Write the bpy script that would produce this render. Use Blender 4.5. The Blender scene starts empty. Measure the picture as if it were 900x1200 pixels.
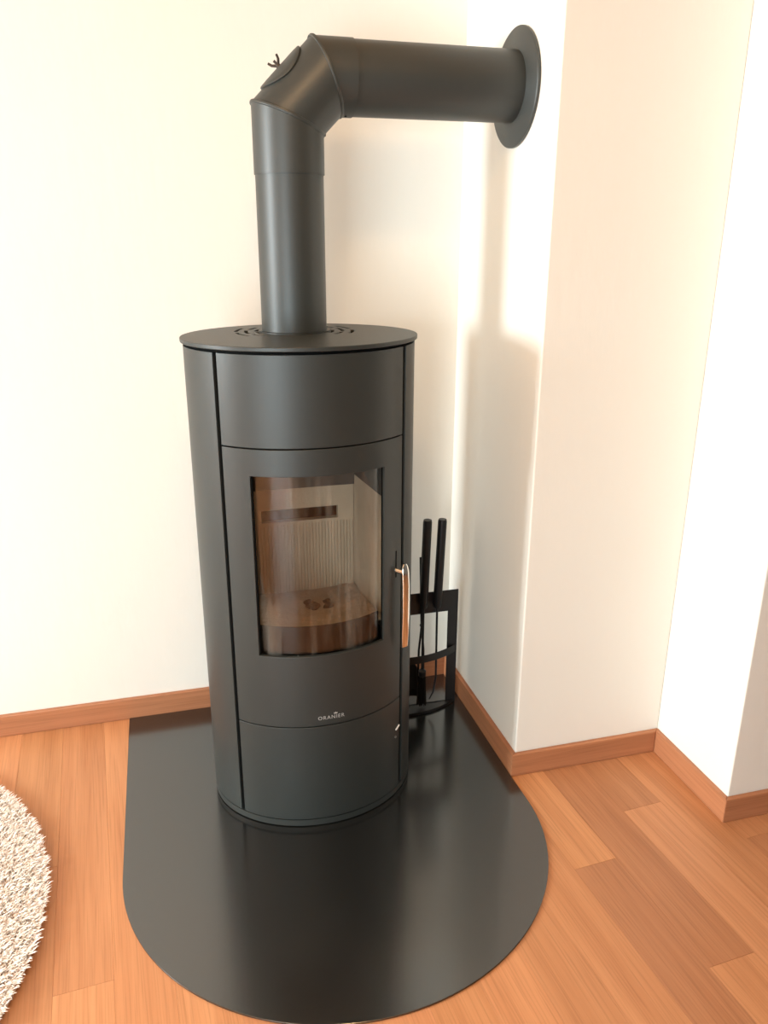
import bpy, bmesh, math, random
import numpy as np
from mathutils import Vector, Matrix

random.seed(7)
rng = np.random.default_rng(11)
SC = bpy.context.scene
COL = SC.collection
PI = math.pi

# ------------------------------------------------------------------ camera
F_PX = 946.0
PITCH, YAW, ROLL = 0.3342, 0.2682, 0.0035
cam_d = bpy.data.cameras.new('camera')
cam_d.sensor_fit = 'VERTICAL'
cam_d.sensor_height = 36.0
cam_d.sensor_width = 27.0
cam_d.lens = F_PX / 1200.0 * 36.0
cam_d.clip_start = 0.02
cam = bpy.data.objects.new('camera', cam_d)
COL.objects.link(cam)
_cy, _sy, _cp, _sp = math.cos(YAW), math.sin(YAW), math.cos(PITCH), math.sin(PITCH)
_f = Vector((_sy * _cp, _cy * _cp, -_sp))
_r = Vector((_cy, -_sy, 0))
_u = _r.cross(_f)
_r2 = math.cos(ROLL) * _r + math.sin(ROLL) * _u
_u2 = -math.sin(ROLL) * _r + math.cos(ROLL) * _u
_m = Matrix((_r2, _u2, -_f)).transposed().to_4x4()
_m.translation = Vector((0, 0, 1.5))
cam.matrix_world = _m
SC.camera = cam

# ------------------------------------------------------------------ exposure
SC.view_settings.view_transform = 'Standard'
SC.view_settings.look = 'None'
SC.view_settings.gamma = 1.0
SC.view_settings.use_curve_mapping = False
SC.view_settings.exposure = 0.0

# ------------------------------------------------------------------ world and lights
W = bpy.data.worlds.new('sky')
SC.world = W
W.use_nodes = True
W.node_tree.nodes['Background'].inputs[0].default_value = (0.80, 0.90, 1.0, 1)
W.node_tree.nodes['Background'].inputs[1].default_value = 2.0

# room limits
XL, XR, YF, YB, ZC = -5.0, 3.2, -1.7, 2.41, 2.55
XCH, YAL, XRE, YFAR = 0.897, 1.815, 1.367, 1.487     # chimney side, alcove back, recess side, far wall
LW = dict(y=1.05, z=1.62, w=0.95, h=1.20)            # window in the left wall
FILL_WIN = dict(x=-1.80, z=0.95, w=1.90, h=1.70)           # unseen window added behind the camera for fill light


def area(name, loc, aim, sx, sy, power, color):
    l = bpy.data.lights.new(name, 'AREA')
    l.shape = 'RECTANGLE'
    l.size, l.size_y = sx, sy
    l.energy = power
    l.color = color
    o = bpy.data.objects.new(name, l)
    COL.objects.link(o)
    o.location = loc
    o.rotation_euler = (Vector(aim) - Vector(loc)).to_track_quat('-Z', 'Y').to_euler()
    return o


area('left_window_daylight', (XL - 0.10, LW['y'], LW['z']), (0, LW['y'], LW['z']), LW['w'], LW['h'], 450, (0.84, 0.96, 1.0))
area('added_front_fill', (FILL_WIN['x'], YF - 0.10, FILL_WIN['z']), (FILL_WIN['x'], 0, FILL_WIN['z']), FILL_WIN['w'], FILL_WIN['h'], 142, (0.79, 0.95, 1.0))  # added front fill, shining from the unseen opening behind the camera
WARM_FILL_POS = (0.1, 0.9, 2.42)


# ------------------------------------------------------------------ helpers
def new_mesh(name, V, Fc, smooth=False):
    me = bpy.data.meshes.new(name)
    me.from_pydata([tuple(v) for v in V], [], [tuple(f) for f in Fc])
    bm = bmesh.new()
    bm.from_mesh(me)
    bmesh.ops.remove_doubles(bm, verts=bm.verts, dist=1e-6)
    bmesh.ops.recalc_face_normals(bm, faces=bm.faces)
    bm.to_mesh(me)
    bm.free()
    if smooth:
        me.polygons.foreach_set('use_smooth', [True] * len(me.polygons))
    me.update()
    return me


def wloc(o):
    p = Vector((0, 0, 0))
    while o is not None:
        p += o.location
        o = o.parent
    return p


def obj(name, V, Fc, mat, parent=None, smooth=False, bevel=0.0, seg=2, loc=None, angle=35):
    """V in world space; the object sits at loc (or the parent's origin)."""
    if parent is not None:
        base = wloc(parent)
    else:
        base = Vector(loc) if loc is not None else Vector((0, 0, 0))
    V = [Vector(v) - base for v in V]
    me = new_mesh(name, V, Fc, smooth)
    me.materials.append(mat)
    o = bpy.data.objects.new(name, me)
    COL.objects.link(o)
    if parent is not None:
        o.parent = parent
    else:
        o.location = base
    if bevel:
        b = o.modifiers.new('bevel', 'BEVEL')
        b.width = bevel
        b.segments = seg
        b.limit_method = 'ANGLE'
        b.angle_limit = math.radians(angle)
        b.harden_normals = smooth
    if smooth and not bevel:
        try:
            me.set_sharp_from_angle(angle=math.radians(40))
        except Exception:
            pass
    return o


def thing(name, label, cat, loc, group=None):
    o = bpy.data.objects.new(name, None)
    o.empty_display_size = 0.1
    COL.objects.link(o)
    o.location = loc
    o['label'] = label
    o['category'] = cat
    if group:
        o['group'] = group
    return o


def struct(o):
    o['kind'] = 'structure'
    return o


class MB:
    def __init__(s):
        s.V, s.F = [], []

    def add(s, V, Fc):
        b = len(s.V)
        s.V += [Vector(v) for v in V]
        s.F += [tuple(i + b for i in f) for f in Fc]
        return s

    def box(s, x0, x1, y0, y1, z0, z1):
        return s.add([(x, y, z) for x in (x0, x1) for y in (y0, y1) for z in (z0, z1)],
                     [(0, 1, 3, 2), (4, 6, 7, 5), (0, 4, 5, 1), (2, 3, 7, 6), (0, 2, 6, 4), (1, 5, 7, 3)])

    def prism(s, poly, z0, z1):
        n = len(poly)
        V = [(p[0], p[1], z0) for p in poly] + [(p[0], p[1], z1) for p in poly]
        Fc = [tuple(range(n - 1, -1, -1)), tuple(range(n, 2 * n))]
        Fc += [(i, (i + 1) % n, n + (i + 1) % n, n + i) for i in range(n)]
        return s.add(V, Fc)

    def rings(s, R, cap=True):
        """list of closed rings of equal length"""
        n = len(R[0])
        V = [p for r in R for p in r]
        Fc = []
        for k in range(len(R) - 1):
            for i in range(n):
                j = (i + 1) % n
                Fc.append((k * n + i, k * n + j, (k + 1) * n + j, (k + 1) * n + i))
        if cap:
            Fc.append(tuple(range(n - 1, -1, -1)))
            Fc.append(tuple((len(R) - 1) * n + i for i in range(n)))
        return s.add(V, Fc)

    def tube(s, pts, rad, n=12, cap=True):
        pts = [Vector(p) for p in pts]
        R = []
        rad = rad if isinstance(rad, (list, tuple)) else [rad] * len(pts)
        up = None
        for i, p in enumerate(pts):
            if i == 0:
                d = pts[1] - pts[0]
            elif i == len(pts) - 1:
                d = pts[-1] - pts[-2]
            else:
                d = (pts[i + 1] - pts[i]).normalized() + (pts[i] - pts[i - 1]).normalized()
            if d.length < 1e-9:
                d = Vector((0, 0, 1))
            d.normalize()
            if up is None:
                a = Vector((0, 0, 1)) if abs(d.z) < 0.9 else Vector((1, 0, 0))
                up = (a - d * a.dot(d)).normalized()
            else:
                up = (up - d * up.dot(d)).normalized()
            b = d.cross(up)
            R.append([p + (up * math.cos(2 * PI * k / n) + b * math.sin(2 * PI * k / n)) * rad[i] for k in range(n)])
        return s.rings(R, cap)

    def lathe(s, c, prof, n=48, axis='z'):
        """prof: list of (radius, height) from bottom to top, capped"""
        R = []
        for r, h in prof:
            ring = []
            for k in range(n):
                a = 2 * PI * k / n
                if axis == 'z':
                    ring.append((c[0] + r * math.cos(a), c[1] + r * math.sin(a), c[2] + h))
                else:
                    ring.append((c[0] + h, c[1] + r * math.cos(a), c[2] + r * math.sin(a)))
            R.append(ring)
        return s.rings(R)

    def build(s, name, mat, parent=None, **k):
        return obj(name, s.V, s.F, mat, parent, **k)


def cellmesh(us, vs, outer, inner, skip=None, closed=False):
    """a sheet of cells with thickness; skipped cells leave real openings with reveals"""
    nu, nv = len(us), len(vs)
    cu = nu if closed else nu - 1
    V = [outer(u, v) for u in us for v in vs] + [inner(u, v) for u in us for v in vs]
    off = nu * nv
    idx = lambda i, j: (i % nu) * nv + j
    on = {}
    for i in range(cu):
        for j in range(nv - 1):
            u0 = us[i]
            u1 = us[(i + 1) % nu]
            if closed and i == nu - 1:
                u1 = u0 + (us[1] - us[0])
            um, vm = (u0 + u1) / 2, (vs[j] + vs[j + 1]) / 2
            on[(i, j)] = not (skip and skip(um, vm))
    Fc = []
    for (i, j), ok in on.items():
        if not ok:
            continue
        a, b, c, d = idx(i, j), idx(i + 1, j), idx(i + 1, j + 1), idx(i, j + 1)
        Fc.append((a, b, c, d))
        Fc.append((a + off, d + off, c + off, b + off))

        def g(p, q):
            if closed:
                p %= nu
            return on.get((p, q), False)
        if not g(i - 1, j):
            Fc.append((d, d + off, a + off, a))
        if not g(i + 1, j):
            Fc.append((b, b + off, c + off, c))
        if not g(i, j - 1):
            Fc.append((a, a + off, b + off, b))
        if not g(i, j + 1):
            Fc.append((c, c + off, d + off, d))
    return V, Fc


def lin(a, b, n):
    return [a + (b - a) * i / (n - 1) for i in range(n)]


# ------------------------------------------------------------------ materials
def mat_new(name):
    m = bpy.data.materials.new(name)
    m.use_nodes = True
    nt = m.node_tree
    bs = nt.nodes['Principled BSDF']
    return m, nt, bs


def node(nt, t, **k):
    n = nt.nodes.new(t)
    for a, v in k.items():
        setattr(n, a, v)
    return n


def rgb(r, g, b):
    f = lambda c: ((c / 255) / 12.92 if c / 255 <= 0.04045 else ((c / 255 + 0.055) / 1.055) ** 2.4)
    return (f(r), f(g), f(b), 1)


def simple(name, col, rough=0.5, metal=0.0, spec=0.5, bump=None, var=0.0, coords='Position'):
    m, nt, bs = mat_new(name)
    bs.inputs['Base Color'].default_value = col
    bs.inputs['Roughness'].default_value = rough
    bs.inputs['Metallic'].default_value = metal
    bs.inputs['Specular IOR Level'].default_value = spec
    L = nt.links.new
    if bump or var:
        geo = node(nt, 'ShaderNodeNewGeometry')
        no = node(nt, 'ShaderNodeTexNoise')
        no.inputs['Scale'].default_value = bump[0] if bump else 12
        no.inputs['Detail'].default_value = 5
        L(geo.outputs['Position'], no.inputs['Vector'])
        if bump:
            bp = node(nt, 'ShaderNodeBump')
            bp.inputs['Strength'].default_value = bump[1]
            bp.inputs['Distance'].default_value = bump[2]
            L(no.outputs['Fac'], bp.inputs['Height'])
            L(bp.outputs['Normal'], bs.inputs['Normal'])
        if var:
            mx = node(nt, 'ShaderNodeMix', data_type='RGBA')
            mx.inputs['A'].default_value = tuple(c * (1 - var) for c in col[:3]) + (1,)
            mx.inputs['B'].default_value = tuple(min(1, c * (1 + var)) for c in col[:3]) + (1,)
            n2 = node(nt, 'ShaderNodeTexNoise')
            n2.inputs['Scale'].default_value = 6
            L(geo.outputs['Position'], n2.inputs['Vector'])
            L(n2.outputs['Fac'], mx.inputs['Factor'])
            L(mx.outputs['Result'], bs.inputs['Base Color'])
    return m


def wall_material():
    m, nt, bs = mat_new('painted_plaster')
    L = nt.links.new
    geo = node(nt, 'ShaderNodeNewGeometry')
    n1 = node(nt, 'ShaderNodeTexNoise')
    n1.inputs['Scale'].default_value = 28
    n1.inputs['Detail'].default_value = 6
    n2 = node(nt, 'ShaderNodeTexNoise')
    n2.inputs['Scale'].default_value = 1.7
    mp = node(nt, 'ShaderNodeMapping')
    mp.inputs['Scale'].default_value = (1, 1, 0.35)
    L(geo.outputs['Position'], mp.inputs['Vector'])
    L(mp.outputs['Vector'], n1.inputs['Vector'])
    L(geo.outputs['Position'], n2.inputs['Vector'])
    cr = node(nt, 'ShaderNodeValToRGB')
    cr.color_ramp.elements[0].color = (0.81, 0.780, 0.715, 1)
    cr.color_ramp.elements[1].color = (0.845, 0.815, 0.75, 1)
    L(n2.outputs['Fac'], cr.inputs['Fac'])
    L(cr.outputs['Color'], bs.inputs['Base Color'])
    bs.inputs['Roughness'].default_value = 0.75
    bs.inputs['Specular IOR Level'].default_value = 0.2
    bp = node(nt, 'ShaderNodeBump')
    bp.inputs['Strength'].default_value = 0.22
    bp.inputs['Distance'].default_value = 0.004
    L(n1.outputs['Fac'], bp.inputs['Height'])
    L(bp.outputs['Normal'], bs.inputs['Normal'])
    return m


PLANK_ANG = math.radians(4.0)


def wood_material(name, base, dark, rough, rot=PLANK_ANG, along='y', use_obj_col=True, sc=1.0):
    m, nt, bs = mat_new(name)
    L = nt.links.new
    geo = node(nt, 'ShaderNodeNewGeometry')
    oi = node(nt, 'ShaderNodeObjectInfo')
    rnd = node(nt, 'ShaderNodeVectorMath', operation='SCALE')
    rnd.inputs[0].default_value = (17.3, 9.1, 5.7)
    L(oi.outputs['Random'], rnd.inputs['Scale'])
    add = node(nt, 'ShaderNodeVectorMath', operation='ADD')
    L(geo.outputs['Position'], add.inputs[0])
    L(rnd.outputs['Vector'], add.inputs[1])
    vr = node(nt, 'ShaderNodeVectorRotate', rotation_type='Z_AXIS')
    vr.inputs['Angle'].default_value = -rot
    L(add.outputs['Vector'], vr.inputs['Vector'])
    mp = node(nt, 'ShaderNodeMapping')
    mp.inputs['Scale'].default_value = (26 * sc, 1.1 * sc, 26 * sc) if along == 'y' else (1.1 * sc, 26 * sc, 26 * sc)
    L(vr.outputs['Vector'], mp.inputs['Vector'])
    n1 = node(nt, 'ShaderNodeTexNoise')
    n1.inputs['Scale'].default_value = 1.0
    n1.inputs['Detail'].default_value = 5
    n1.inputs['Distortion'].default_value = 0.7
    L(mp.outputs['Vector'], n1.inputs['Vector'])
    mp2 = node(nt, 'ShaderNodeMapping')
    mp2.inputs['Scale'].default_value = (260, 5, 260) if along == 'y' else (5, 260, 260)
    L(vr.outputs['Vector'], mp2.inputs['Vector'])
    n2 = node(nt, 'ShaderNodeTexNoise')
    n2.inputs['Scale'].default_value = 1.0
    n2.inputs['Detail'].default_value = 3
    L(mp2.outputs['Vector'], n2.inputs['Vector'])
    cr = node(nt, 'ShaderNodeValToRGB')
    cr.color_ramp.elements[0].position = 0.28
    cr.color_ramp.elements[0].color = dark
    cr.color_ramp.elements[1].position = 0.72
    cr.color_ramp.elements[1].color = base
    L(n1.outputs['Fac'], cr.inputs['Fac'])
    cr2 = node(nt, 'ShaderNodeValToRGB')
    cr2.color_ramp.elements[0].position = 0.30
    cr2.color_ramp.elements[0].color = (0.62, 0.58, 0.54, 1)
    cr2.color_ramp.elements[1].position = 0.52
    cr2.color_ramp.elements[1].color = (1, 1, 1, 1)
    L(n2.outputs['Fac'], cr2.inputs['Fac'])
    mu = node(nt, 'ShaderNodeMix', data_type='RGBA', blend_type='MULTIPLY')
    mu.inputs['Factor'].default_value = 0.45
    L(cr.outputs['Color'], mu.inputs['A'])
    L(cr2.outputs['Color'], mu.inputs['B'])
    out = mu.outputs['Result']
    if use_obj_col:
        mu2 = node(nt, 'ShaderNodeMix', data_type='RGBA', blend_type='MULTIPLY')
        mu2.inputs['Factor'].default_value = 1.0
        L(out, mu2.inputs['A'])
        L(oi.outputs['Color'], mu2.inputs['B'])
        out = mu2.outputs['Result']
    L(out, bs.inputs['Base Color'])
    bs.inputs['Roughness'].default_value = rough
    bs.inputs['Specular IOR Level'].default_value = 0.35
    bp = node(nt, 'ShaderNodeBump')
    bp.inputs['Strength'].default_value = 0.12
    bp.inputs['Distance'].default_value = 0.001
    L(n2.outputs['Fac'], bp.inputs['Height'])
    L(bp.outputs['Normal'], bs.inputs['Normal'])
    return m


M_WALL = wall_material()
M_DARKWALL = simple('unseen_wall_dark', (0.17, 0.165, 0.155, 1), 0.8, spec=0.2, bump=(30, 0.2, 0.003))  # unseen front and right walls made dark to cut fill on the stove
M_CEIL = simple('ceiling_warm_bounce', (0.66, 0.44, 0.26, 1), 0.8, spec=0.2)  # unseen ceiling coloured warm so its bounce tints the upper walls
M_FLOOR = wood_material('plank_wood', (0.62, 0.295, 0.142, 1), (0.49, 0.212, 0.094, 1), 0.42)
M_BASE = wood_material('baseboard_wood', (0.50, 0.215, 0.105, 1), (0.37, 0.148, 0.070, 1), 0.40, rot=0, along='x', use_obj_col=False)
M_BASEY = wood_material('baseboard_wood_y', (0.50, 0.215, 0.105, 1), (0.37, 0.148, 0.070, 1), 0.40, rot=0, along='y', use_obj_col=False)
M_STEEL = simple('powder_coated_steel', (0.026, 0.030, 0.0285, 1), 0.42, spec=0.52, bump=(900, 0.10, 0.0006), var=0.05)
M_PIPE = simple('senotherm_pipe', (0.032, 0.036, 0.034, 1), 0.44, spec=0.55, bump=(900, 0.10, 0.0006), var=0.06)
M_HEARTH = simple('hearth_steel', (0.009, 0.010, 0.010, 1), 0.19, spec=0.5, bump=(700, 0.06, 0.0005))
M_HEARTH.node_tree.nodes['Principled BSDF'].inputs['IOR'].default_value = 2.15
M_BLACK = simple('matt_black', (0.003, 0.003, 0.003, 1), 0.8, spec=0.08)
M_TOOL = simple('black_tool_metal', (0.010, 0.010, 0.011, 1), 0.42, spec=0.4)
M_HOLDER = simple('holder_sheet', (0.012, 0.012, 0.013, 1), 0.35, spec=0.5)
M_CHROME = simple('polished_steel', (0.80, 0.77, 0.72, 1), 0.10, metal=1.0)
M_VERM = simple('vermiculite', (0.54, 0.47, 0.38, 1), 0.9, spec=0.1, bump=(160, 0.4, 0.002), var=0.28)
M_SOOT = simple('sooty_steel', (0.10, 0.098, 0.095, 1), 0.75, spec=0.2, var=0.3)
M_ASH = simple('ash', (0.32, 0.28, 0.24, 1), 0.95, spec=0.05, bump=(55, 0.8, 0.01), var=0.45)
M_EMBER = simple('charcoal', (0.05, 0.042, 0.036, 1), 0.95, spec=0.05, bump=(60, 0.8, 0.006), var=0.4)
M_LETTER = simple('silver_print', (0.48, 0.48, 0.46, 1), 0.4)
M_BRISTLE = simple('black_bristle', (0.012, 0.011, 0.010, 1), 0.85, spec=0.1)
M_FRAME = simple('white_window_paint', (0.80, 0.80, 0.78, 1), 0.4)
M_SILL = simple('grey_stone_sill', (0.42, 0.43, 0.44, 1), 0.4, bump=(60, 0.2, 0.002))


def schlick(nt, f0):
    """reflectance of a thin pane, the same from both faces"""
    lw = node(nt, 'ShaderNodeLayerWeight')
    lw.inputs['Blend'].default_value = 0.5
    pw = node(nt, 'ShaderNodeMath', operation='POWER')
    pw.inputs[1].default_value = 5.0
    nt.links.new(lw.outputs['Facing'], pw.inputs[0])
    ma = node(nt, 'ShaderNodeMath', operation='MULTIPLY_ADD')
    ma.inputs[1].default_value = 1 - f0
    ma.inputs[2].default_value = f0
    nt.links.new(pw.outputs[0], ma.inputs[0])
    return ma


def pane_material():
    m, nt, bs = mat_new('window_pane')
    L = nt.links.new
    out = nt.nodes['Material Output']
    tr = node(nt, 'ShaderNodeBsdfTransparent')
    gl = node(nt, 'ShaderNodeBsdfGlossy')
    gl.inputs['Roughness'].default_value = 0.02
    fr = schlick(nt, 0.04)
    mx = node(nt, 'ShaderNodeMixShader')
    L(fr.outputs[0], mx.inputs[0])
    L(tr.outputs[0], mx.inputs[1])
    L(gl.outputs[0], mx.inputs[2])
    L(mx.outputs[0], out.inputs['Surface'])
    return m


def stove_glass_material():
    """ceramic glass with a thin film of streaky soot and wipe marks"""
    m, nt, bs = mat_new('stove_glass')
    L = nt.links.new
    out = nt.nodes['Material Output']
    tr = node(nt, 'ShaderNodeBsdfTransparent')
    tr.inputs['Color'].default_value = (0.93, 0.91, 0.88, 1)
    gl = node(nt, 'ShaderNodeBsdfGlossy')
    gl.inputs['Roughness'].default_value = 0.03
    fr = schlick(nt, 0.05)
    mx = node(nt, 'ShaderNodeMixShader')
    L(fr.outputs[0], mx.inputs[0])
    L(tr.outputs[0], mx.inputs[1])
    L(gl.outputs[0], mx.inputs[2])
    geo = node(nt, 'ShaderNodeNewGeometry')
    mp = node(nt, 'ShaderNodeMapping')
    mp.inputs['Scale'].default_value = (24, 24, 2.2)
    L(geo.outputs['Position'], mp.inputs['Vector'])
    no = node(nt, 'ShaderNodeTexNoise')
    no.inputs['Scale'].default_value = 1
    no.inputs['Detail'].default_value = 6
    no.inputs['Roughness'].default_value = 0.6
    L(mp.outputs['Vector'], no.inputs['Vector'])
    cr = node(nt, 'ShaderNodeValToRGB')
    cr.color_ramp.elements[0].position = 0.51
    cr.color_ramp.elements[0].color = (0.0, 0.0, 0.0, 1)
    cr.color_ramp.elements[1].position = 0.72
    cr.color_ramp.elements[1].color = (0.15, 0.15, 0.15, 1)
    L(no.outputs['Fac'], cr.inputs['Fac'])
    df = node(nt, 'ShaderNodeBsdfDiffuse')
    df.inputs['Color'].default_value = (0.55, 0.50, 0.43, 1)
    m2 = node(nt, 'ShaderNodeMixShader')
    L(cr.outputs['Color'], m2.inputs[0])
    L(mx.outputs[0], m2.inputs[1])
    L(df.outputs[0], m2.inputs[2])
    L(m2.outputs[0], out.inputs['Surface'])
    return m


def rug_material():
    m, nt, bs = mat_new('shaggy_yarn')
    L = nt.links.new
    geo = node(nt, 'ShaderNodeNewGeometry')
    no = node(nt, 'ShaderNodeTexNoise')
    no.inputs['Scale'].default_value = 14
    no.inputs['Detail'].default_value = 3
    L(geo.outputs['Position'], no.inputs['Vector'])
    ad = node(nt, 'ShaderNodeMath', operation='MULTIPLY_ADD')
    ad.inputs[1].default_value = 0.55
    L(geo.outputs['Random Per Island'], ad.inputs[0])
    sb = node(nt, 'ShaderNodeMath', operation='MULTIPLY')
    sb.inputs[1].default_value = 0.6
    L(no.outputs['Fac'], sb.inputs[0])
    L(sb.outputs[0], ad.inputs[2])
    cr = node(nt, 'ShaderNodeValToRGB')
    cr.color_ramp.elements[0].position = 0.25
    cr.color_ramp.elements[0].color = (0.96, 0.79, 0.71, 1)
    cr.color_ramp.elements[1].position = 0.75
    cr.color_ramp.elements[1].color = (0.98, 0.94, 0.88, 1)
    L(ad.outputs[0], cr.inputs['Fac'])
    L(cr.outputs['Color'], bs.inputs['Base Color'])
    bs.inputs['Roughness'].default_value = 0.9
    bs.inputs['Specular IOR Level'].default_value = 0.1
    return m


M_PANE = pane_material()
M_SGLASS = stove_glass_material()
M_RUG = rug_material()
M_RUGB = simple('rug_backing', (0.75, 0.60, 0.52, 1), 0.95, spec=0.05)

# ------------------------------------------------------------------ room shell
T = 0.14
# floor with individually laid planks
fl = MB().box(XL - T, XR + T, YF - T, YB + T, -0.10, -0.014).build('floor', simple('subfloor', (0.10, 0.06, 0.035, 1), 0.9), None)
struct(fl)
PW, PL = 0.1215, 1.0
PREF = Vector((0.997, 1.6, 0))
ca, sa = math.cos(PLANK_ANG), math.sin(PLANK_ANG)
_e = 0.0004
pm = MB()
x0, x1 = 0.0001, PW - 0.0001
g = 0.00015
pm.rings([[(x0, g, -0.014), (x1, g, -0.014), (x1, PL - g, -0.014), (x0, PL - g, -0.014)],
          [(x0, g, -_e), (x1, g, -_e), (x1, PL - g, -_e), (x0, PL - g, -_e)],
          [(x0 + _e, g + _e, 0), (x1 - _e, g + _e, 0), (x1 - _e, PL - g - _e, 0), (x0 + _e, PL - g - _e, 0)]])
plank_me = new_mesh('plank', pm.V, pm.F)
plank_me.materials.append(M_FLOOR)


def plank(i, v0, v1, tone):
    """board in column i, from v0 to v1 along its length (v grows away from the camera)"""
    o = bpy.data.objects.new('plank', plank_me)
    COL.objects.link(o)
    o.parent = fl
    u = i * PW
    # along axis: d = (-sin, cos); across axis: (cos, sin)
    o.location = (PREF.x + u * ca - v0 * sa * -1 * -1, PREF.y + u * sa + v0 * ca, 0)
    o.rotation_euler = (0, 0, PLANK_ANG)
    o.scale = (1, (v1 - v0) / PL, 1)
    o.color = (tone[0], tone[1], tone[2], 1)
    return o


LIGHT = (1.14, 1.16, 1.12)
MID = (1.0, 1.0, 1.0)
DARK = (0.80, 0.77, 0.78)
spec = {
    -3: [(-1.35, 0.9, (1.02, 1.02, 1.0))],
    -2: [(-1.20, 0.9, (1.06, 1.06, 1.04))],
    -1: [(-1.30, -0.168, (0.86, 0.83, 0.84)), (-0.168, 0.9, LIGHT)],
    0: [(-1.25, -0.51, (1.04, 1.03, 1.0)), (-0.51, 0.9, (0.84, 0.80, 0.79))],
    1: [(-1.10, -0.025, (1.05, 1.05, 1.06)), (-0.025, 0.9, (0.86, 0.85, 0.86))],
    2: [(-1.30, -0.62, MID), (-0.62, 0.9, (0.97, 0.95, 0.92))],
    3: [(-1.00, -0.22, (0.90, 0.87, 0.86)), (-0.22, 0.9, MID)],
    -11: [(-1.2, -0.12, (1.06, 1.06, 1.03)), (-0.12, 0.95, (0.97, 0.95, 0.93))],
    -10: [(-1.0, 0.95, (1.05, 1.04, 1.02))],
    -9: [(-1.3, 0.10, (1.06, 1.07, 1.05)), (0.10, 0.95, (1.0, 0.98, 0.95))],
}
vend = 0.95
vstart = -3.55
for i in range(-32, 21):
    segs = spec.get(i)
    if segs:
        for v0, v1, t in segs:
            plank(i, v0, v1, t)
        top = segs[0][0]
    else:
        top = vend
    first = True
    v = top
    while v > vstart:
        ln = (0.45 + 0.75 * random.random()) if first and not segs else random.uniform(0.9, 1.4)
        first = False
        k = random.uniform(0.88, 1.12)
        v0 = max(v - ln, vstart)
        if v0 - vstart < 0.3:
            v0 = vstart
        # boards that would lie wholly outside the room are left out
        cx = PREF.x + i * PW * ca - (v0 + v) / 2 * sa
        if -2.75 < cx < XR + 0.1:
            plank(i, v0, v, (k, k * random.uniform(0.97, 1.02), k * random.uniform(0.95, 1.02)))
        v = v0


# boards far to the left of the frame, joined
mb = MB()
for i in range(-53, -31):
    v = vend
    while v > vstart:
        v0 = max(v - random.uniform(0.9, 1.4), vstart)
        q = []
        for uu, vv in ((0.0002, v0 + g), (PW - 0.0002, v0 + g), (PW - 0.0002, v - g), (0.0002, v - g)):
            q.append((PREF.x + (i * PW + uu) * ca - vv * sa, PREF.y + (i * PW + uu) * sa + vv * ca))
        if max(p[0] for p in q) < XR:
            mb.prism(q, -0.014, 0.0)
        v = v0
po = mb.build('plank', M_FLOOR, fl)
po['kind'] = 'stuff'


def wall_with_hole(name, axis, a0, a1, c0, c1, z0, z1, hole, mat=None):
    mb = MB()
    h0, h1, hz0, hz1 = hole

    def bx(p0, p1, q0, q1):
        if axis == 'x':
            mb.box(p0, p1, c0, c1, q0, q1)
        else:
            mb.box(c0, c1, p0, p1, q0, q1)
    us, vs = [a0, h0, h1, a1], [z0, hz0, hz1, z1]
    if axis == 'x':
        V, Fc = cellmesh(us, vs, lambda u, v: (u, c0, v), lambda u, v: (u, c1, v), lambda u, v: h0 < u < h1 and hz0 < v < hz1)
    else:
        V, Fc = cellmesh(us, vs, lambda u, v: (c0, u, v), lambda u, v: (c1, u, v), lambda u, v: h0 < u < h1 and hz0 < v < hz1)
    return struct(obj(name, V, Fc, mat or M_WALL))


Z0 = -0.10
struct(MB().box(XL - T, XCH, YB, YB + T, Z0, ZC).build('wall_back', M_WALL))
struct(MB().box(XCH, XRE, YAL, YB + T, Z0, ZC).build('wall_chimney', M_WALL, bevel=0.004, seg=3))
struct(MB().box(XRE, XR + T, YFAR, YB + T, Z0, ZC).build('wall_recess', M_WALL, bevel=0.004, seg=3))
struct(MB().box(XR, XR + T, YF - T, YFAR, Z0, ZC).build('wall_right', M_DARKWALL))
wall_with_hole('wall_left', 'y', YF - T, YB, XL - T, XL, Z0, ZC,
               (LW['y'] - LW['w'] / 2, LW['y'] + LW['w'] / 2, LW['z'] - LW['h'] / 2, LW['z'] + LW['h'] / 2))
wall_with_hole('wall_front', 'x', XL, XR, YF - T, YF, Z0, ZC,
               (FILL_WIN['x'] - FILL_WIN['w'] / 2, FILL_WIN['x'] + FILL_WIN['w'] / 2, FILL_WIN['z'] - FILL_WIN['h'] / 2, FILL_WIN['z'] + FILL_WIN['h'] / 2), M_DARKWALL)
struct(MB().box(XL - T, XR + T, YF - T, YB + T, ZC, ZC + 0.1).build('ceiling', M_CEIL))

# windows (left of the camera; the one behind it is added for fill)
def window(name, axis, c, w, z, h, plane):
    fw = 0.06
    mb = MB()
    gl = MB()

    def bx(m, p0, p1, q0, q1, d0, d1):
        if axis == 'y':
            m.box(plane + d0, plane + d1, p0, p1, q0, q1)
        else:
            m.box(p0, p1, plane + d0, plane + d1, q0, q1)
    a0, a1, z0, z1 = c - w / 2, c + w / 2, z - h / 2, z + h / 2
    bx(mb, a0, a0 + fw, z0, z1, -.06, -.01)
    bx(mb, a1 - fw, a1, z0, z1, -.06, -.01)
    bx(mb, a0 + fw, a1 - fw, z0, z0 + fw, -.06, -.01)
    bx(mb, a0 + fw, a1 - fw, z1 - fw, z1, -.06, -.01)
    o = struct(mb.build(name, M_FRAME))
    bx(gl, a0 + fw, a1 - fw, z0 + fw, z1 - fw, -.040, -.034)
    gl.build('pane', M_PANE, o)
    return o


window('window_1', 'y', LW['y'], LW['w'], LW['z'], LW['h'], XL)
window('added_fill_window', 'x', FILL_WIN['x'], FILL_WIN['w'], FILL_WIN['z'], FILL_WIN['h'], YF)  # frame for the added fill light

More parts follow.
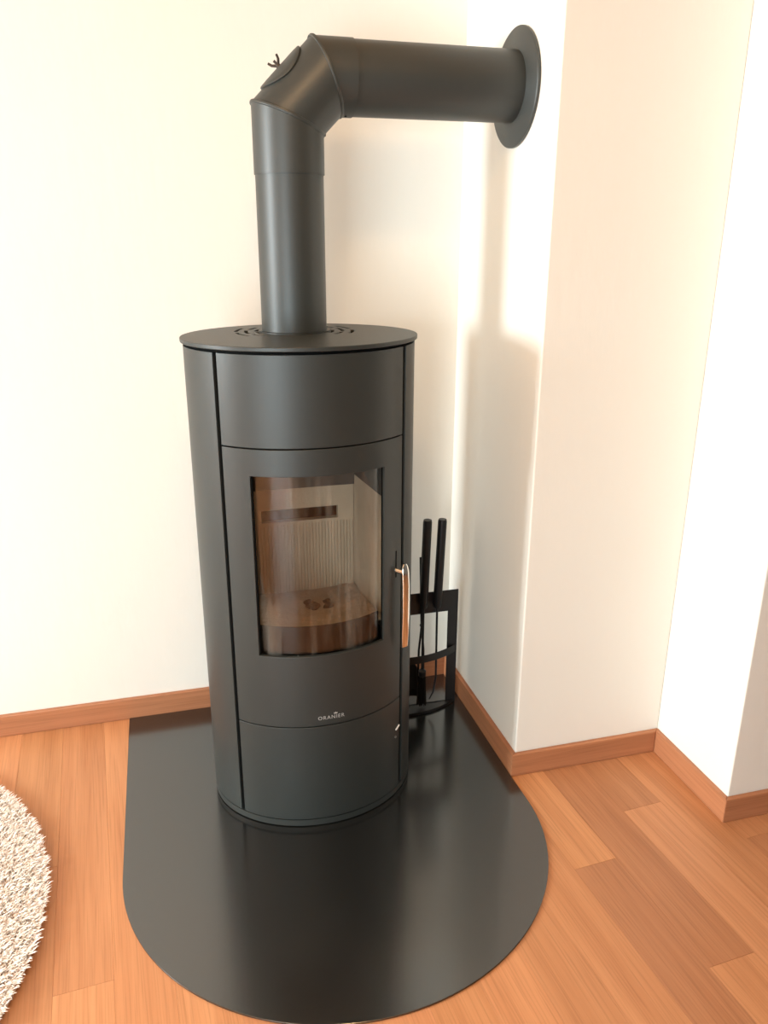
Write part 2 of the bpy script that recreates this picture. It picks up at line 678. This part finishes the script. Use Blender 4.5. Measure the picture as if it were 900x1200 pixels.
# baseboards, mitred in plan
BD, BH = 0.015, 0.073
struct(MB().prism([(XL, YB), (XL, YB - BD), (XCH - BD, YB - BD), (XCH, YB)], 0.0005, BH).build('baseboard_back', M_BASE, bevel=0.0025))
struct(MB().prism([(XCH, YB), (XCH - BD, YB - BD), (XCH - BD, YAL - BD), (XCH, YAL)], 0.0005, BH).build('baseboard_chimney', M_BASEY, bevel=0.0025))
struct(MB().prism([(XCH, YAL), (XCH - BD, YAL - BD), (XRE - BD, YAL - BD), (XRE, YAL)], 0.0005, BH).build('baseboard_alcove', M_BASE, bevel=0.0025))
struct(MB().prism([(XRE, YAL), (XRE - BD, YAL - BD), (XRE - BD, YFAR - BD), (XRE, YFAR)], 0.0005, BH).build('baseboard_recess', M_BASEY, bevel=0.0025))
struct(MB().prism([(XRE, YFAR), (XRE - BD, YFAR - BD), (XR, YFAR - BD), (XR, YFAR)], 0.0005, BH).build('baseboard_far', M_BASE, bevel=0.0025))
# end of a stone sill on the far wall, just entering the frame at the right edge
struct(MB().box(1.487, 2.55, YFAR - 0.028, YFAR, 0.700, 0.728).build('trim_1', M_SILL, bevel=0.002))

# ------------------------------------------------------------------ hearth plate
HX, HHW, HY, HB = 0.3430, 0.5400, 1.680, 0.525
poly = [(HX - HHW, YB - BD - 0.0012), (HX - HHW, HY)]
for k in range(1, 64):
    a = PI + PI * k / 64
    poly.append((HX + HHW * math.cos(a), HY + HB * math.sin(a)))
XPR = XCH - BD - 0.0012
poly += [(HX + HHW, HY), (XPR, YAL - BD - 0.002), (XPR, YB - BD - 0.0012)]
HZ = 0.005
hp = MB().prism(poly, 0.0003, HZ).build('hearth_plate', M_HEARTH, bevel=0.0012, loc=(HX, 1.8, 0))
hp['label'] = 'black satin steel hearth plate with rounded front lying on wooden floor under the stove'
hp['category'] = 'hearth plate'

# ------------------------------------------------------------------ wood stove
SX, SY, A, B = 0.331, 1.972, 0.280, 0.2345
ZT = 1.265
stove = thing('wood_stove', 'tall oval dark grey steel wood stove with curved glass door on the black plate', 'stove', (SX, SY, HZ))
D2R = PI / 180


def ell(t, z, off=0.0):
    """t in degrees, 0 = front (-Y), positive to the right; true offset along the normal"""
    s, c = math.sin(t * D2R), math.cos(t * D2R)
    nx, ny = s / A, -c / B
    l = math.hypot(nx, ny)
    return (SX + A * s + off * nx / l, SY - B * c + off * ny / l, z)


def panel(name, t0, t1, z0, z1, mat, parent, off=0.0, th=0.010, nt=40, bevel=0.0012, hole=None):
    us = lin(t0, t1, nt)
    vs = [z0, z1]
    skip = None
    if hole:
        h0, h1, hz0, hz1 = hole
        us = sorted(set(lin(t0, h0, 10) + lin(h0, h1, 40) + lin(h1, t1, 10)))
        vs = [z0, hz0, hz1, z1]
        skip = lambda u, v: h0 < u < h1 and hz0 < v < hz1
    V, Fc = cellmesh(us, vs, lambda u, v: ell(u, v, off), lambda u, v: ell(u, v, off - th), skip)
    return obj(name, V, Fc, mat, parent, smooth=True, bevel=bevel)


TG = 34.6          # half-angle of the glass opening
GZ0, GZ1 = 0.513, 0.973
TF, TS = 50.2, 52.6
# plinth and inner carcass
def ell_ring(z, off):
    return [ell(t, z, off) for t in lin(0, 360, 97)[:-1]]


MB().rings([ell_ring(HZ, -0.012), ell_ring(HZ + 0.003, -0.006), ell_ring(HZ + 0.003, -0.001), ell_ring(0.026, -0.001)]).build('plinth', M_STEEL, stove, smooth=True)
panel('carcass', -62, 62, 0.026, 1.249, M_BLACK, stove, off=-0.014, th=0.006, bevel=0, hole=(-TG - 2.2, TG + 2.2, GZ0 - 0.012, GZ1 + 0.010))
panel('side_panel', TS + 1.0, 179.6, 0.029, 1.248, M_STEEL, stove, nt=60)
panel('side_panel', 180.4, 360 - TS, 0.029, 1.248, M_STEEL, stove, nt=60)
for t0, t1 in ((TF + 0.15, TS + 0.85), (-TS + 0.15, -TF - 0.15)):
    panel('gap_shade', t0, t1, 0.029, 1.248, M_BLACK, stove, off=-0.0065, th=0.004, nt=4, bevel=0)  # black strips standing in for shade inside the panel gaps
MB().rings([ell_ring(1.2485, -0.006), ell_ring(1.2525, -0.006)]).build('dark_cap', M_BLACK, stove)  # black sheet giving the dark beneath the top plate's slots
panel('top_panel', -TF, TF, 1.0395, 1.248, M_STEEL, stove)
panel('bottom_panel', -TF, TF, 0.029, 0.3105, M_STEEL, stove)
door = panel('door', -TF, TF, 0.3135, 1.0365, M_STEEL, stove, hole=(-TG, TG, GZ0, GZ1))

# top plate with arc-shaped convection slots round the flue collar
PX, PY, PR = 0.328, 2.045, 0.0815
EA, EB = A + 0.0065, B + 0.0065
radii = [0.070, 0.0905, 0.0995, 0.1155, 0.1245, 0.1405, 0.149, 0.156]
nth = 144
ths = [2 * PI * k / nth for k in range(nth)]


def top_pt(th, s, z, grow=0.0):
    cx_, sy_ = math.cos(th), math.sin(th)
    if s <= 1:
        r = s * 0.156
        return (PX + r * cx_, PY + r * sy_, z)
    # distance along the ray to the outer ellipse
    ea, eb = EA + grow, EB + grow
    ox, oy = PX - SX, PY - SY
    a = (cx_ / ea) ** 2 + (sy_ / eb) ** 2
    b = 2 * (ox * cx_ / ea ** 2 + oy * sy_ / eb ** 2)
    c = (ox / ea) ** 2 + (oy / eb) ** 2 - 1
    R = (-b + math.sqrt(b * b - 4 * a * c)) / (2 * a)
    r = 0.156 + (R - 0.156) * (s - 1)
    return (PX + r * cx_, PY + r * sy_, z)


def slot(th, s):
    if s >= 1:
        return False
    r = s * 0.156
    deg = (math.degrees(th) + 180) % 360 - 180
    mir = deg if abs(deg) < 90 else (180 - abs(deg)) * (1 if deg > 0 else -1)
    if 0.0905 < r < 0.0995:
        return -38 < mir < -6 or 6 < mir < 38
    if 0.1155 < r < 0.1245:
        return -16 < mir < 16 or 24 < mir < 44 or -44 < mir < -24
    if 0.1405 < r < 0.149:
        return -32 < mir < -5 or 5 < mir < 32
    return False


ss = [r / 0.156 for r in radii] + [1.5, 2.0]
V, Fc = cellmesh(ths, ss, lambda u, v: top_pt(u, v, ZT), lambda u, v: top_pt(u, v, ZT - 0.010), slot, closed=True)
obj('top_plate', V, Fc, M_STEEL, stove, bevel=0.0018, seg=3)
MB().lathe((PX, PY, 0), [(0.0895, ZT), (0.0895, ZT + 0.0025), (0.0835, ZT + 0.0025)], n=64).build('flue_collar', M_STEEL, stove)

# glass, with black side strips standing in for the reveal's shadow
_gu = lin(-TG - 1.6, TG + 1.6, 48)
_go = lambda u: -0.0095 - 0.0038 * (u / TG) ** 2      # the pane is bent a little tighter than the door
V, Fc = cellmesh(_gu, [GZ0 - 0.008, GZ1 + 0.008], lambda u, v: ell(u, v, _go(u)), lambda u, v: ell(u, v, _go(u) - 0.004))
gl = obj('glass', V, Fc, M_SGLASS, door, smooth=True)
for t0, t1 in ((-TG - 2.0, -TG + 0.55), (TG - 0.35, TG + 2.0)):
    panel('reveal_shadow', t0, t1, GZ0, GZ1, M_BLACK, door, off=-0.0062, th=0.0035, nt=4, bevel=0)

# handle slot in the door, pivot and chrome lever
panel('handle_slot', 44.3, 45.1, 0.672, 0.744, M_BLACK, door, off=0.0006, th=0.002, nt=3, bevel=0)


def fpt(t, z, off):
    return Vector(ell(t, z, off))


han = MB()
pc = fpt(46.6, 0, 0.0235)
nrm = Vector((math.sin(22 * D2R), -math.cos(22 * D2R), 0))
tan = Vector((math.cos(22 * D2R), math.sin(22 * D2R), 0))
prof = [(0.478, 0.0098, 0.0050, -0.002), (0.520, 0.0112, 0.0055, 0.000), (0.570, 0.0112, 0.006, 0.001), (0.610, 0.0115, 0.006, 0.001), (0.650, 0.0115, 0.0065, 0.000),
        (0.690, 0.0110, 0.0065, -0.003), (0.704, 0.0085, 0.0055, -0.005), (0.710, 0.0045, 0.004, -0.006)]
R = []
for z, hw, ht, o in prof:
    c = pc + nrm * o
    c.z = z
    ring = []
    for q in range(24):
        w = 2 * PI * q / 24
        cx_, sx_ = math.cos(w), math.sin(w)
        e = 0.55       # rounded rectangle section
        ring.append(c + tan * hw * math.copysign(abs(cx_) ** e, cx_) + nrm * ht * math.copysign(abs(sx_) ** e, sx_))
    R.append(ring)
han.rings(R)
hd = han.build('door_handle', M_CHROME, door, smooth=True)
hd['label'] = 'polished steel lever handle'
lug = MB()
p0, p1 = fpt(44.6, 0.692, -0.001), fpt(45.4, 0.690, 0.020)
lug.tube([p0, (p0 + p1) / 2, p1], [0.0065, 0.0065, 0.006], 16)
lug.build('handle_pivot', M_CHROME, door, smooth=True)

# printed maker's name on the door (curved to the steel) with its small crown
def text_on_ellipse(txt, size, t_center, z, parent, mat, name):
    cu = bpy.data.curves.new('t', 'FONT')
    cu.body = txt
    cu.size = size
    cu.align_x = 'CENTER'
    cu.space_character = 1.18
    cu.resolution_u = 3
    to = bpy.data.objects.new('t', cu)
    COL.objects.link(to)
    dg = bpy.context.evaluated_depsgraph_get()
    me = bpy.data.meshes.new_from_object(to.evaluated_get(dg))
    V = []
    arc = math.hypot(A * math.cos(t_center * D2R), B * math.sin(t_center * D2R)) * D2R
    for v in me.vertices:
        V.append(ell(t_center + v.co.x / arc, z + v.co.y, 0.0006))
    Fc = [tuple(p.vertices) for p in me.polygons]
    bpy.data.objects.remove(to)
    bpy.data.meshes.remove(me)
    bpy.data.curves.remove(cu)
    return V, Fc


V, Fc = text_on_ellipse('ORANIER', 0.0145, 2.0, 0.331, door, M_LETTER, 'lettering')
lt = MB().add(V, Fc)
crown = [(-.004, .0125), (.004, .0125), (.0052, .0175), (.0022, .0150), (0, .0185), (-.0022, .0150), (-.0052, .0175)]
arcd = A * D2R
lt.add([ell(2.0 + (x + 0.0115) / arcd, 0.331 + y, 0.0006) for x, y in crown], [tuple(range(7))])
lt.build('lettering', M_LETTER, door)

# small bright air-control tab and its pin in the bottom panel's right side
bp_ = [o for o in stove.children if o.name.startswith('bottom_panel')][0]
c0 = fpt(45.0, 0.2200, 0.0035)
c1 = fpt(48.6, 0.2270, 0.0035)
MB().tube([c0, c1], 0.0021, 8).build('air_tab', M_FRAME, bp_)
MB().tube([fpt(45.4, 0.196, -0.001), fpt(45.4, 0.196, 0.003)], 0.0035, 12).build('lock_pin', simple('dull_steel', (0.35, 0.35, 0.34, 1), 0.4, metal=1), bp_)

# firebox
fb_y = SY + 0.100
xb, xf = 0.150, 0.178
yf = SY - 0.150
zb0, zb1 = 0.525, 0.845
# back panel: plain band, air slot, ribbed lower part
us = [-xb, -0.106, 0.106, xb]
vs = [0.742, 0.750, 0.786, zb1]
V, Fc = cellmesh(us, vs, lambda u, v: (SX + u, fb_y, v), lambda u, v: (SX + u, fb_y + 0.02, v), lambda u, v: abs(u) < 0.106 and 0.750 < v < 0.786)
fbw = obj('firebox_back', V, Fc, M_VERM, stove)
MB().box(SX - 0.112, SX + 0.112, fb_y + 0.02, fb_y + 0.03, 0.74, 0.795).build('slot_dark', M_BLACK, fbw)  # black sheet standing in for the dark behind the opening
ribs = []
nr = 34
pts = []
for k in range(nr):
    u0 = -xb + 2 * xb * k / nr
    w = 2 * xb / nr
    pts += [(u0, 0.0), (u0 + w * .62, 0.0), (u0 + w * .70, 0.0035), (u0 + w * .92, 0.0035)]
pts.append((xb, 0.0))
V = [(SX + u, fb_y + d, z) for z in (zb0 - 0.02, 0.742) for u, d in pts]
n = len(pts)
Fc = [(i, i + 1, n + i + 1, n + i) for i in range(n - 1)]
obj('ribbed_panel', V, Fc, M_VERM, fbw)
for s in (-1, 1):
    MB().prism([(SX + s * xb, fb_y + 0.02), (SX + s * xf, yf), (SX + s * (xf + 0.012), yf), (SX + s * (xb + 0.014), fb_y + 0.02)], 0.505, 0.872).build('firebox_side', M_VERM, stove)
    MB().prism([(SX + s * xb, fb_y + 0.02), (SX + s * xf, yf), (SX + s * (xf + 0.012), yf), (SX + s * (xb + 0.014), fb_y + 0.02)], 0.872, 1.02).build('upper_liner', M_SOOT, stove)
MB().box(SX - xb - 0.01, SX + xb + 0.01, fb_y - 0.004, fb_y + 0.02, zb1, 1.02).build('baffle', M_SOOT, stove)
MB().prism([(SX - xf - .012, yf), (SX + xf + .012, yf), (SX + xb + .014, fb_y + .02), (SX - xb - .014, fb_y + .02)], 1.005, 1.02).build('firebox_roof', M_SOOT, stove)
# ash bed with a hollow in the middle
nx, ny = 40, 34
V = []
for j in range(ny):
    y = yf - 0.045 + (fb_y - yf + 0.045) * j / (ny - 1)
    for i in range(nx):
        f = j / (ny - 1)
        hw = xf + (xb - xf) * f
        u = -hw + 2 * hw * i / (nx - 1)
        dx, dy = u / 0.10, (y - (SY + 0.0)) / 0.08
        z = 0.545 - 0.020 * math.exp(-(dx * dx + dy * dy)) + 0.004 * math.sin(31 * u + 17 * y) * math.sin(47 * y - 9 * u) + random.uniform(-.0015, .0015)
        if y < yf:
            t_ = abs(u)
            lim = SY - (B - 0.043) * math.sqrt(max(0.05, 1 - (t_ / (A - 0.043)) ** 2))
            y2 = max(y, lim)
        else:
            y2 = y
        V.append((SX + u, y2, z))
Fc = [(j * nx + i, j * nx + i + 1, (j + 1) * nx + i + 1, (j + 1) * nx + i) for j in range(ny - 1) for i in range(nx - 1)]
ab = obj('ash_bed', V, Fc, M_ASH, stove, smooth=True)
for k in range(9):
    a = random.uniform(0, 2 * PI)
    r = random.uniform(0, 0.055)
    cx_, cy_ = SX + 0.02 + r * math.cos(a), SY + 0.02 + r * .8 * math.sin(a)
    s_ = random.uniform(0.008, 0.018)
    mb = MB()
    Rr = []
    for q, rr in ((0, .55), (.35, 1.0), (.75, .85), (1.0, .4)):
        Rr.append([(cx_ + s_ * rr * (1 + .25 * math.sin(3 * w + k)) * math.cos(w), cy_ + s_ * rr * math.sin(w), 0.522 + s_ * 1.2 * q) for w in lin(0, 2 * PI, 8)[:-1]])
    mb.rings(Rr)
    mb.build('charcoal_lump', M_EMBER, ab)
panel('log_guard', -38, 38, 0.500, 0.578, M_BLACK, stove, off=-0.034, th=0.004, nt=40, bevel=0.0008)

# ------------------------------------------------------------------ flue pipe
HPZ = 1.8355
pipe = thing('flue_pipe', 'dark grey metal flue pipe rising from stove and bending right into the wall', 'stove pipe', (PX, PY, ZT))
MB().lathe((PX, PY, 0), [(PR - .0010, ZT + 0.003), (PR - .0010, 1.632)], n=72).build('lower_pipe', M_PIPE, pipe, smooth=True)


def pipe_rings(stations, r, n=72):
    """stations: (centre, axis normal of cut plane, tube direction) -> points of the tube cut by that plane"""
    R = []
    for c, nrm_, d in stations:
        c, nrm_, d = Vector(c), Vector(nrm_).normalized(), Vector(d).normalized()
        e1 = Vector((0, 1, 0))
        e2 = d.cross(e1)
        ring = []
        for k in range(n):
            a = 2 * PI * k / n
            p = c + e1 * math.cos(a) * r + e2 * math.sin(a) * r
            p = p - d * ((p - c).dot(nrm_) / d.dot(nrm_))
            ring.append(p)
        R.append(ring)
    return R


m1 = Vector((PX, PY, 1.7445))
dx = (HPZ - m1.z)
m2 = Vector((PX + dx, PY, HPZ))
d0, d1, d2 = Vector((0, 0, 1)), Vector((1, 0, 1)).normalized(), Vector((1, 0, 0))
n1 = (d0 + d1).normalized()
n2 = (d1 + d2).normalized()
xs = m2.x + 0.060
MB().rings(pipe_rings([((PX, PY, 1.6255), d0, d0), (m1, n1, d0)], PR + .0014)).build('pipe_sleeve', M_PIPE, pipe, smooth=True)
mid = MB().rings(pipe_rings([(m1, n1, d1), (m2, n2, d1)], PR + .0008)).build('elbow', M_PIPE, pipe, smooth=True)
MB().rings(pipe_rings([(m2, n2, d2), ((xs, PY, HPZ), d2, d2)], PR + .0014)).build('elbow_sleeve', M_PIPE, pipe, smooth=True)
MB().rings(pipe_rings([((xs - .01, PY, HPZ), d2, d2), ((XCH - .001, PY, HPZ), d2, d2)], PR - .0008)).build('horizontal_pipe', M_PIPE, pipe, smooth=True)
# rolled joint beads at both mitres
for c, nn, d in ((m1, n1, d1), (m2, n2, d1)):
    e = d * 0.006
    mb = MB()
    R = []
    for q, rr in ((-.6, PR), (-.45, PR + .003), (0, PR + .0040), (.45, PR + .003), (.6, PR)):
        R += pipe_rings([(Vector(c) + nn * 0.0075 * q, nn, d)], rr)
    mb.rings(R, cap=False)
    mb.build('joint_bead', M_PIPE, pipe, smooth=True)
# oval inspection cover on the outer face of the elbow
ec = (m1 + m2) / 2
rad_dir = Vector((-1, 0, 1)).normalized()
side = Vector((0, 1, 0))


def cover_pt(a, q, r):
    u = 0.063 * q * math.cos(a)
    ph = 0.70 * q * math.sin(a)
    return ec + d1 * u + (rad_dir * math.cos(ph) + side * math.sin(ph)) * r


R = [[cover_pt(2 * PI * k / 48, q, r) for k in range(48)] for q, r in ((1, PR - .002), (1, PR + .0045), (.96, PR + .0062), (.8, PR + .0068), (.6, PR + .007), (.4, PR + .007), (.2, PR + .007), (.04, PR + .007))]
MB().rings(R).build('inspection_cover', M_PIPE, mid, smooth=True)
wc = ec + rad_dir * (PR + .006) + side * 0.0
mb = MB().tube([wc, wc + rad_dir * 0.016], 0.003, 8).tube([wc, wc + rad_dir * 0.007], [0.0065, 0.005], 10)
for s in (-1, 1):
    ax = (d1 * 0.75 - side * 0.66)
    q0 = wc + rad_dir * 0.005 + ax * s * 0.004
    q1 = wc + rad_dir * 0.012 + ax * s * 0.012
    q2 = wc + rad_dir * 0.021 + ax * s * 0.0155
    mb.tube([q0, q1, q2], [0.0032, 0.0030, 0.0026], 8)
mb.build('wing_nut', simple('brown_nut', (0.06, 0.045, 0.035, 1), 0.5, metal=.6), mid)
# locking screws at the joint ends
for p, d in ((Vector((m1.x + PR * .98, PY - .02, m1.z - PR * .40)), Vector((1, -.2, 0))), (Vector((m2.x + PR * .40 + .01, PY - .015, m2.z - PR * .97)), Vector((0, -.1, -1)))):
    d = d.normalized()
    MB().tube([p - d * .004, p + d * .005], 0.003, 10).build('joint_screw', M_TOOL, pipe)
# wall rosette
MB().lathe((XCH, PY, HPZ - 0.003), [(0.132, -0.0005), (0.134, -0.003), (0.134, -0.008), (0.131, -0.0105), (0.090, -0.0115), (0.0865, -0.014), (0.0825, -0.0145)], n=96, axis='x').build('wall_rosette', M_PIPE, pipe, smooth=True)

# ------------------------------------------------------------------ fireside tool holder
HYP = 2.213           # front face of the back plate
hx0, hx1, hxc = 0.545, 0.857, 0.701
hold = thing('tool_holder', 'black sheet metal tool holder behind the stove near the wall corner', 'tool holder', (hxc, HYP, HZ))
us = [hx0, hx0 + .035, hx1 - .034, hx1]
vs = [HZ + .0005, HZ + .012, 0.347, 0.420]
V, Fc = cellmesh(us, vs, lambda u, v: (u, HYP, v), lambda u, v: (u, HYP + .003, v), lambda u, v: us[1] < u < us[2] and vs[1] < v < vs[2])
obj('back_plate', V, Fc, M_HOLDER, hold, bevel=0.0006)


def bow(x, k=2.0):
    h = (hx1 - .006 - hxc)
    return HYP - 0.047 * (1 - ((x - hxc) / h) ** 2)


xs_ = lin(hxc - (hx1 - .006 - hxc), hx1 - .006, 33)
V, Fc = cellmesh(xs_, [0.196, 0.222], lambda u, v: (u, bow(u) - .0005, v), lambda u, v: (u, bow(u) + .0025 - .0005, v))
obj('front_band', V, Fc, M_HOLDER, hold, bevel=0.0005, smooth=True)
MB().prism([(u, bow(u) - .0005) for u in xs_], HZ, HZ + .010).build('base', M_HOLDER, hold, bevel=0.001)
hz_hook = 0.405
hooks = {}
for nm, hx_ in (('a', 0.662), ('b', 0.7375), ('c', 0.784)):
    MB().tube([(hx_, HYP + .001, hz_hook), (hx_, HYP - .010, hz_hook)], 0.003, 8).build('hook', M_TOOL, hold)


def tool(name, label, x, top, bot, hx_, rad=0.0138):
    t = thing(name, label, 'fire tool', (hx_, HYP - .0165, 0.375))
    a, b = Vector(top), Vector(bot)
    MB().tube([b, b + (a - b) * .04, b + (a - b) * .5, b + (a - b) * .975, a], [rad * .8, rad, rad, rad, rad * .9], 20).build('handle', M_TOOL, t, smooth=True)
    return t


yh = HYP - .0185
GR = 'fire tools hanging in the black holder'
# brush
t = tool('hearth_brush', 'black cylindrical handled hearth brush, first of two upright handles right of stove', 0, (0.741, yh, 0.672), (0.7335, yh, 0.378), 0.7375)
MB().tube([(0.7335, yh, 0.382), (0.7335, yh, 0.16)], 0.0040, 10).build('shaft', M_TOOL, t, smooth=True)
MB().lathe((0.7335, yh, 0), [(0.006, 0.158), (0.0125, 0.152), (0.0125, 0.135), (0.008, 0.128)], n=20).build('brush_head', M_TOOL, t, smooth=True)
mb = MB()
for k in range(150):
    a, r = random.uniform(0, 2 * PI), 0.011 * math.sqrt(random.random())
    p = Vector((0.7335 + r * math.cos(a), yh + r * math.sin(a), 0.132))
    q = p + Vector((r * math.cos(a) * .5, r * math.sin(a) * .35, -0.095 - random.uniform(0, .012)))
    mb.tube([p, q], 0.0012, 3)
bo = mb.build('bristles', M_BRISTLE, t)
bo['kind'] = 'stuff'
# poker
t = tool('fire_poker', 'black poker with the rightmost cylindrical handle in the holder beside the wall', 0, (0.789, yh, 0.670), (0.779, yh, 0.375), 0.784)
MB().tube([(0.779, yh, 0.38), (0.781, yh, 0.12), (0.772, yh - .004, 0.07), (0.758, yh - .006, 0.045)], [0.0036, 0.0036, 0.0036, 0.002], 10).build('shaft', M_TOOL, t, smooth=True)
# shovel
t = tool('ash_shovel', 'black ash shovel with wide blade, its handle half hidden by the stove edge', 0, (0.642, yh, 0.670), (0.668, yh, 0.378), 0.662)
MB().tube([(0.668, yh, 0.382), (0.682, yh - .006, 0.19)], 0.0040, 10).build('shaft', M_TOOL, t, smooth=True)
V = []
nb = 14
for j, (z, w, y_) in enumerate(((0.200, .009, 0), (0.188, .024, .001), (0.175, .031, .003), (0.110, .034, .005), (0.066, .033, .004))):
    for i in range(nb):
        u = -1 + 2 * i / (nb - 1)
        V.append((0.682 + w * u + (0.13 - z) * .02, yh - .006 + y_ - 0.008 * (u * u) ** 2, z))
Fc = [(j * nb + i, j * nb + i + 1, (j + 1) * nb + i + 1, (j + 1) * nb + i) for j in range(4) for i in range(nb - 1)]
bl = obj('blade', V, Fc, M_TOOL, t, smooth=True)
sm = bl.modifiers.new('thick', 'SOLIDIFY')
sm.thickness = 0.0015
# tongs: two flat arms crossing at a pivot, mostly hidden by the brush
t = thing('fire_tongs', 'thin flat black tongs hanging behind the hearth brush', 'fire tool', (0.7335, HYP - .004, 0.40))
for s in (-1, 1):
    yy = HYP - .0035 + (0.0008 if s > 0 else -0.0008)
    mb = MB()
    path = [(0.7335 - s * .0035 - .004, 0.545), (0.7335 - s * .004, 0.42), (0.7335, 0.309), (0.7335 + s * .008, 0.22), (0.7335 + s * .010, 0.10)]
    R = []
    for x, z in path:
        R.append([(x - .0035, yy - .0007, z), (x + .0035, yy - .0007, z), (x + .0035, yy + .0007, z), (x - .0035, yy + .0007, z)])
    mb.rings(R)
    mb.build('arm', M_TOOL, t)
MB().tube([(0.7335, HYP - .001, 0.309), (0.7335, HYP - .0075, 0.309)], 0.006, 14).build('pivot', M_TOOL, t)

# ------------------------------------------------------------------ shaggy round rug
RX, RY, RR = -1.118, 1.63, 0.755
rug = thing('round_rug', 'pale pink shaggy round rug lying on the wooden floor', 'rug', (RX, RY, 0))
MB().lathe((RX, RY, 0), [(RR - .012, 0.0004), (RR - .008, 0.004), (RR - .014, 0.010)], n=96).build('backing', M_RUGB, rug)
NT = 170000
r = (RR - 0.008) * np.sqrt(rng.random(NT))
a = rng.random(NT) * 2 * PI
px, py = r * np.cos(a), r * np.sin(a)
out = np.stack([np.cos(a), np.sin(a)], 1)
yaw = rng.random(NT) * 2 * PI
lean = np.stack([np.cos(yaw), np.sin(yaw)], 1) * 0.8 + out * (0.25 + 0.5 * (r / RR)[:, None] ** 6)
ln = rng.uniform(0.011, 0.019, NT)
wd = rng.uniform(0.0011, 0.0017, NT)
sd = np.stack([-np.sin(yaw + .4), np.cos(yaw + .4)], 1)
P = np.zeros((NT, 7, 3))
for k, (h, l, w) in enumerate(((0.0, 0.0, 1.0), (0.55, 0.22, 1.1), (0.88, 0.62, .9), (0.92, 1.0, 0.0))):
    c = np.stack([px + lean[:, 0] * ln * l * .8, py + lean[:, 1] * ln * l * .8, 0.008 + ln * h * .95], 1)
    o2 = np.concatenate([sd * (wd * w)[:, None], np.zeros((NT, 1))], 1)
    if k < 3:
        P[:, 2 * k] = c - o2
        P[:, 2 * k + 1] = c + o2
    else:
        P[:, 6] = c
me = bpy.data.meshes.new('pile')
me.vertices.add(NT * 7)
me.vertices.foreach_set('co', P.reshape(-1))
base = (np.arange(NT) * 7)[:, None]
q = np.concatenate([base + np.array([[0, 1, 3, 2]]), base + np.array([[2, 3, 5, 4]])], 1).reshape(-1, 4)
tr = base + np.array([[4, 5, 6]])
loops = np.concatenate([q.reshape(-1), tr.reshape(-1)])
me.loops.add(len(loops))
me.loops.foreach_set('vertex_index', loops)
nq, ntr = len(q), len(tr)
me.polygons.add(nq + ntr)
starts = np.concatenate([np.arange(nq) * 4, nq * 4 + np.arange(ntr) * 3])
me.polygons.foreach_set('loop_start', starts)
me.update(calc_edges=True)
me.materials.append(M_RUG)
pile = bpy.data.objects.new('pile', me)
COL.objects.link(pile)
pile.parent = rug
pile['kind'] = 'stuff'

# ------------------------------------------------------------------ unseen warm lamp, added to tint the upper walls
lamp = thing('added_warm_lamp', 'added unseen round white lamp warming the upper walls above the open floor', 'lamp', (WARM_FILL_POS[0], WARM_FILL_POS[1], ZC))
MB().lathe((WARM_FILL_POS[0], WARM_FILL_POS[1], ZC), [(0.11, -0.03), (0.12, -0.02), (0.12, 0)], n=40).build('base', M_FRAME, lamp)
l = bpy.data.lights.new('added_warm_fill', 'AREA')
l.shape = 'DISK'
l.size = 0.35
l.energy = 14
l.color = (1.0, 0.62, 0.30)
lo = bpy.data.objects.new('added_warm_fill', l)
COL.objects.link(lo)
lo.location = (WARM_FILL_POS[0], WARM_FILL_POS[1], ZC - 0.05)
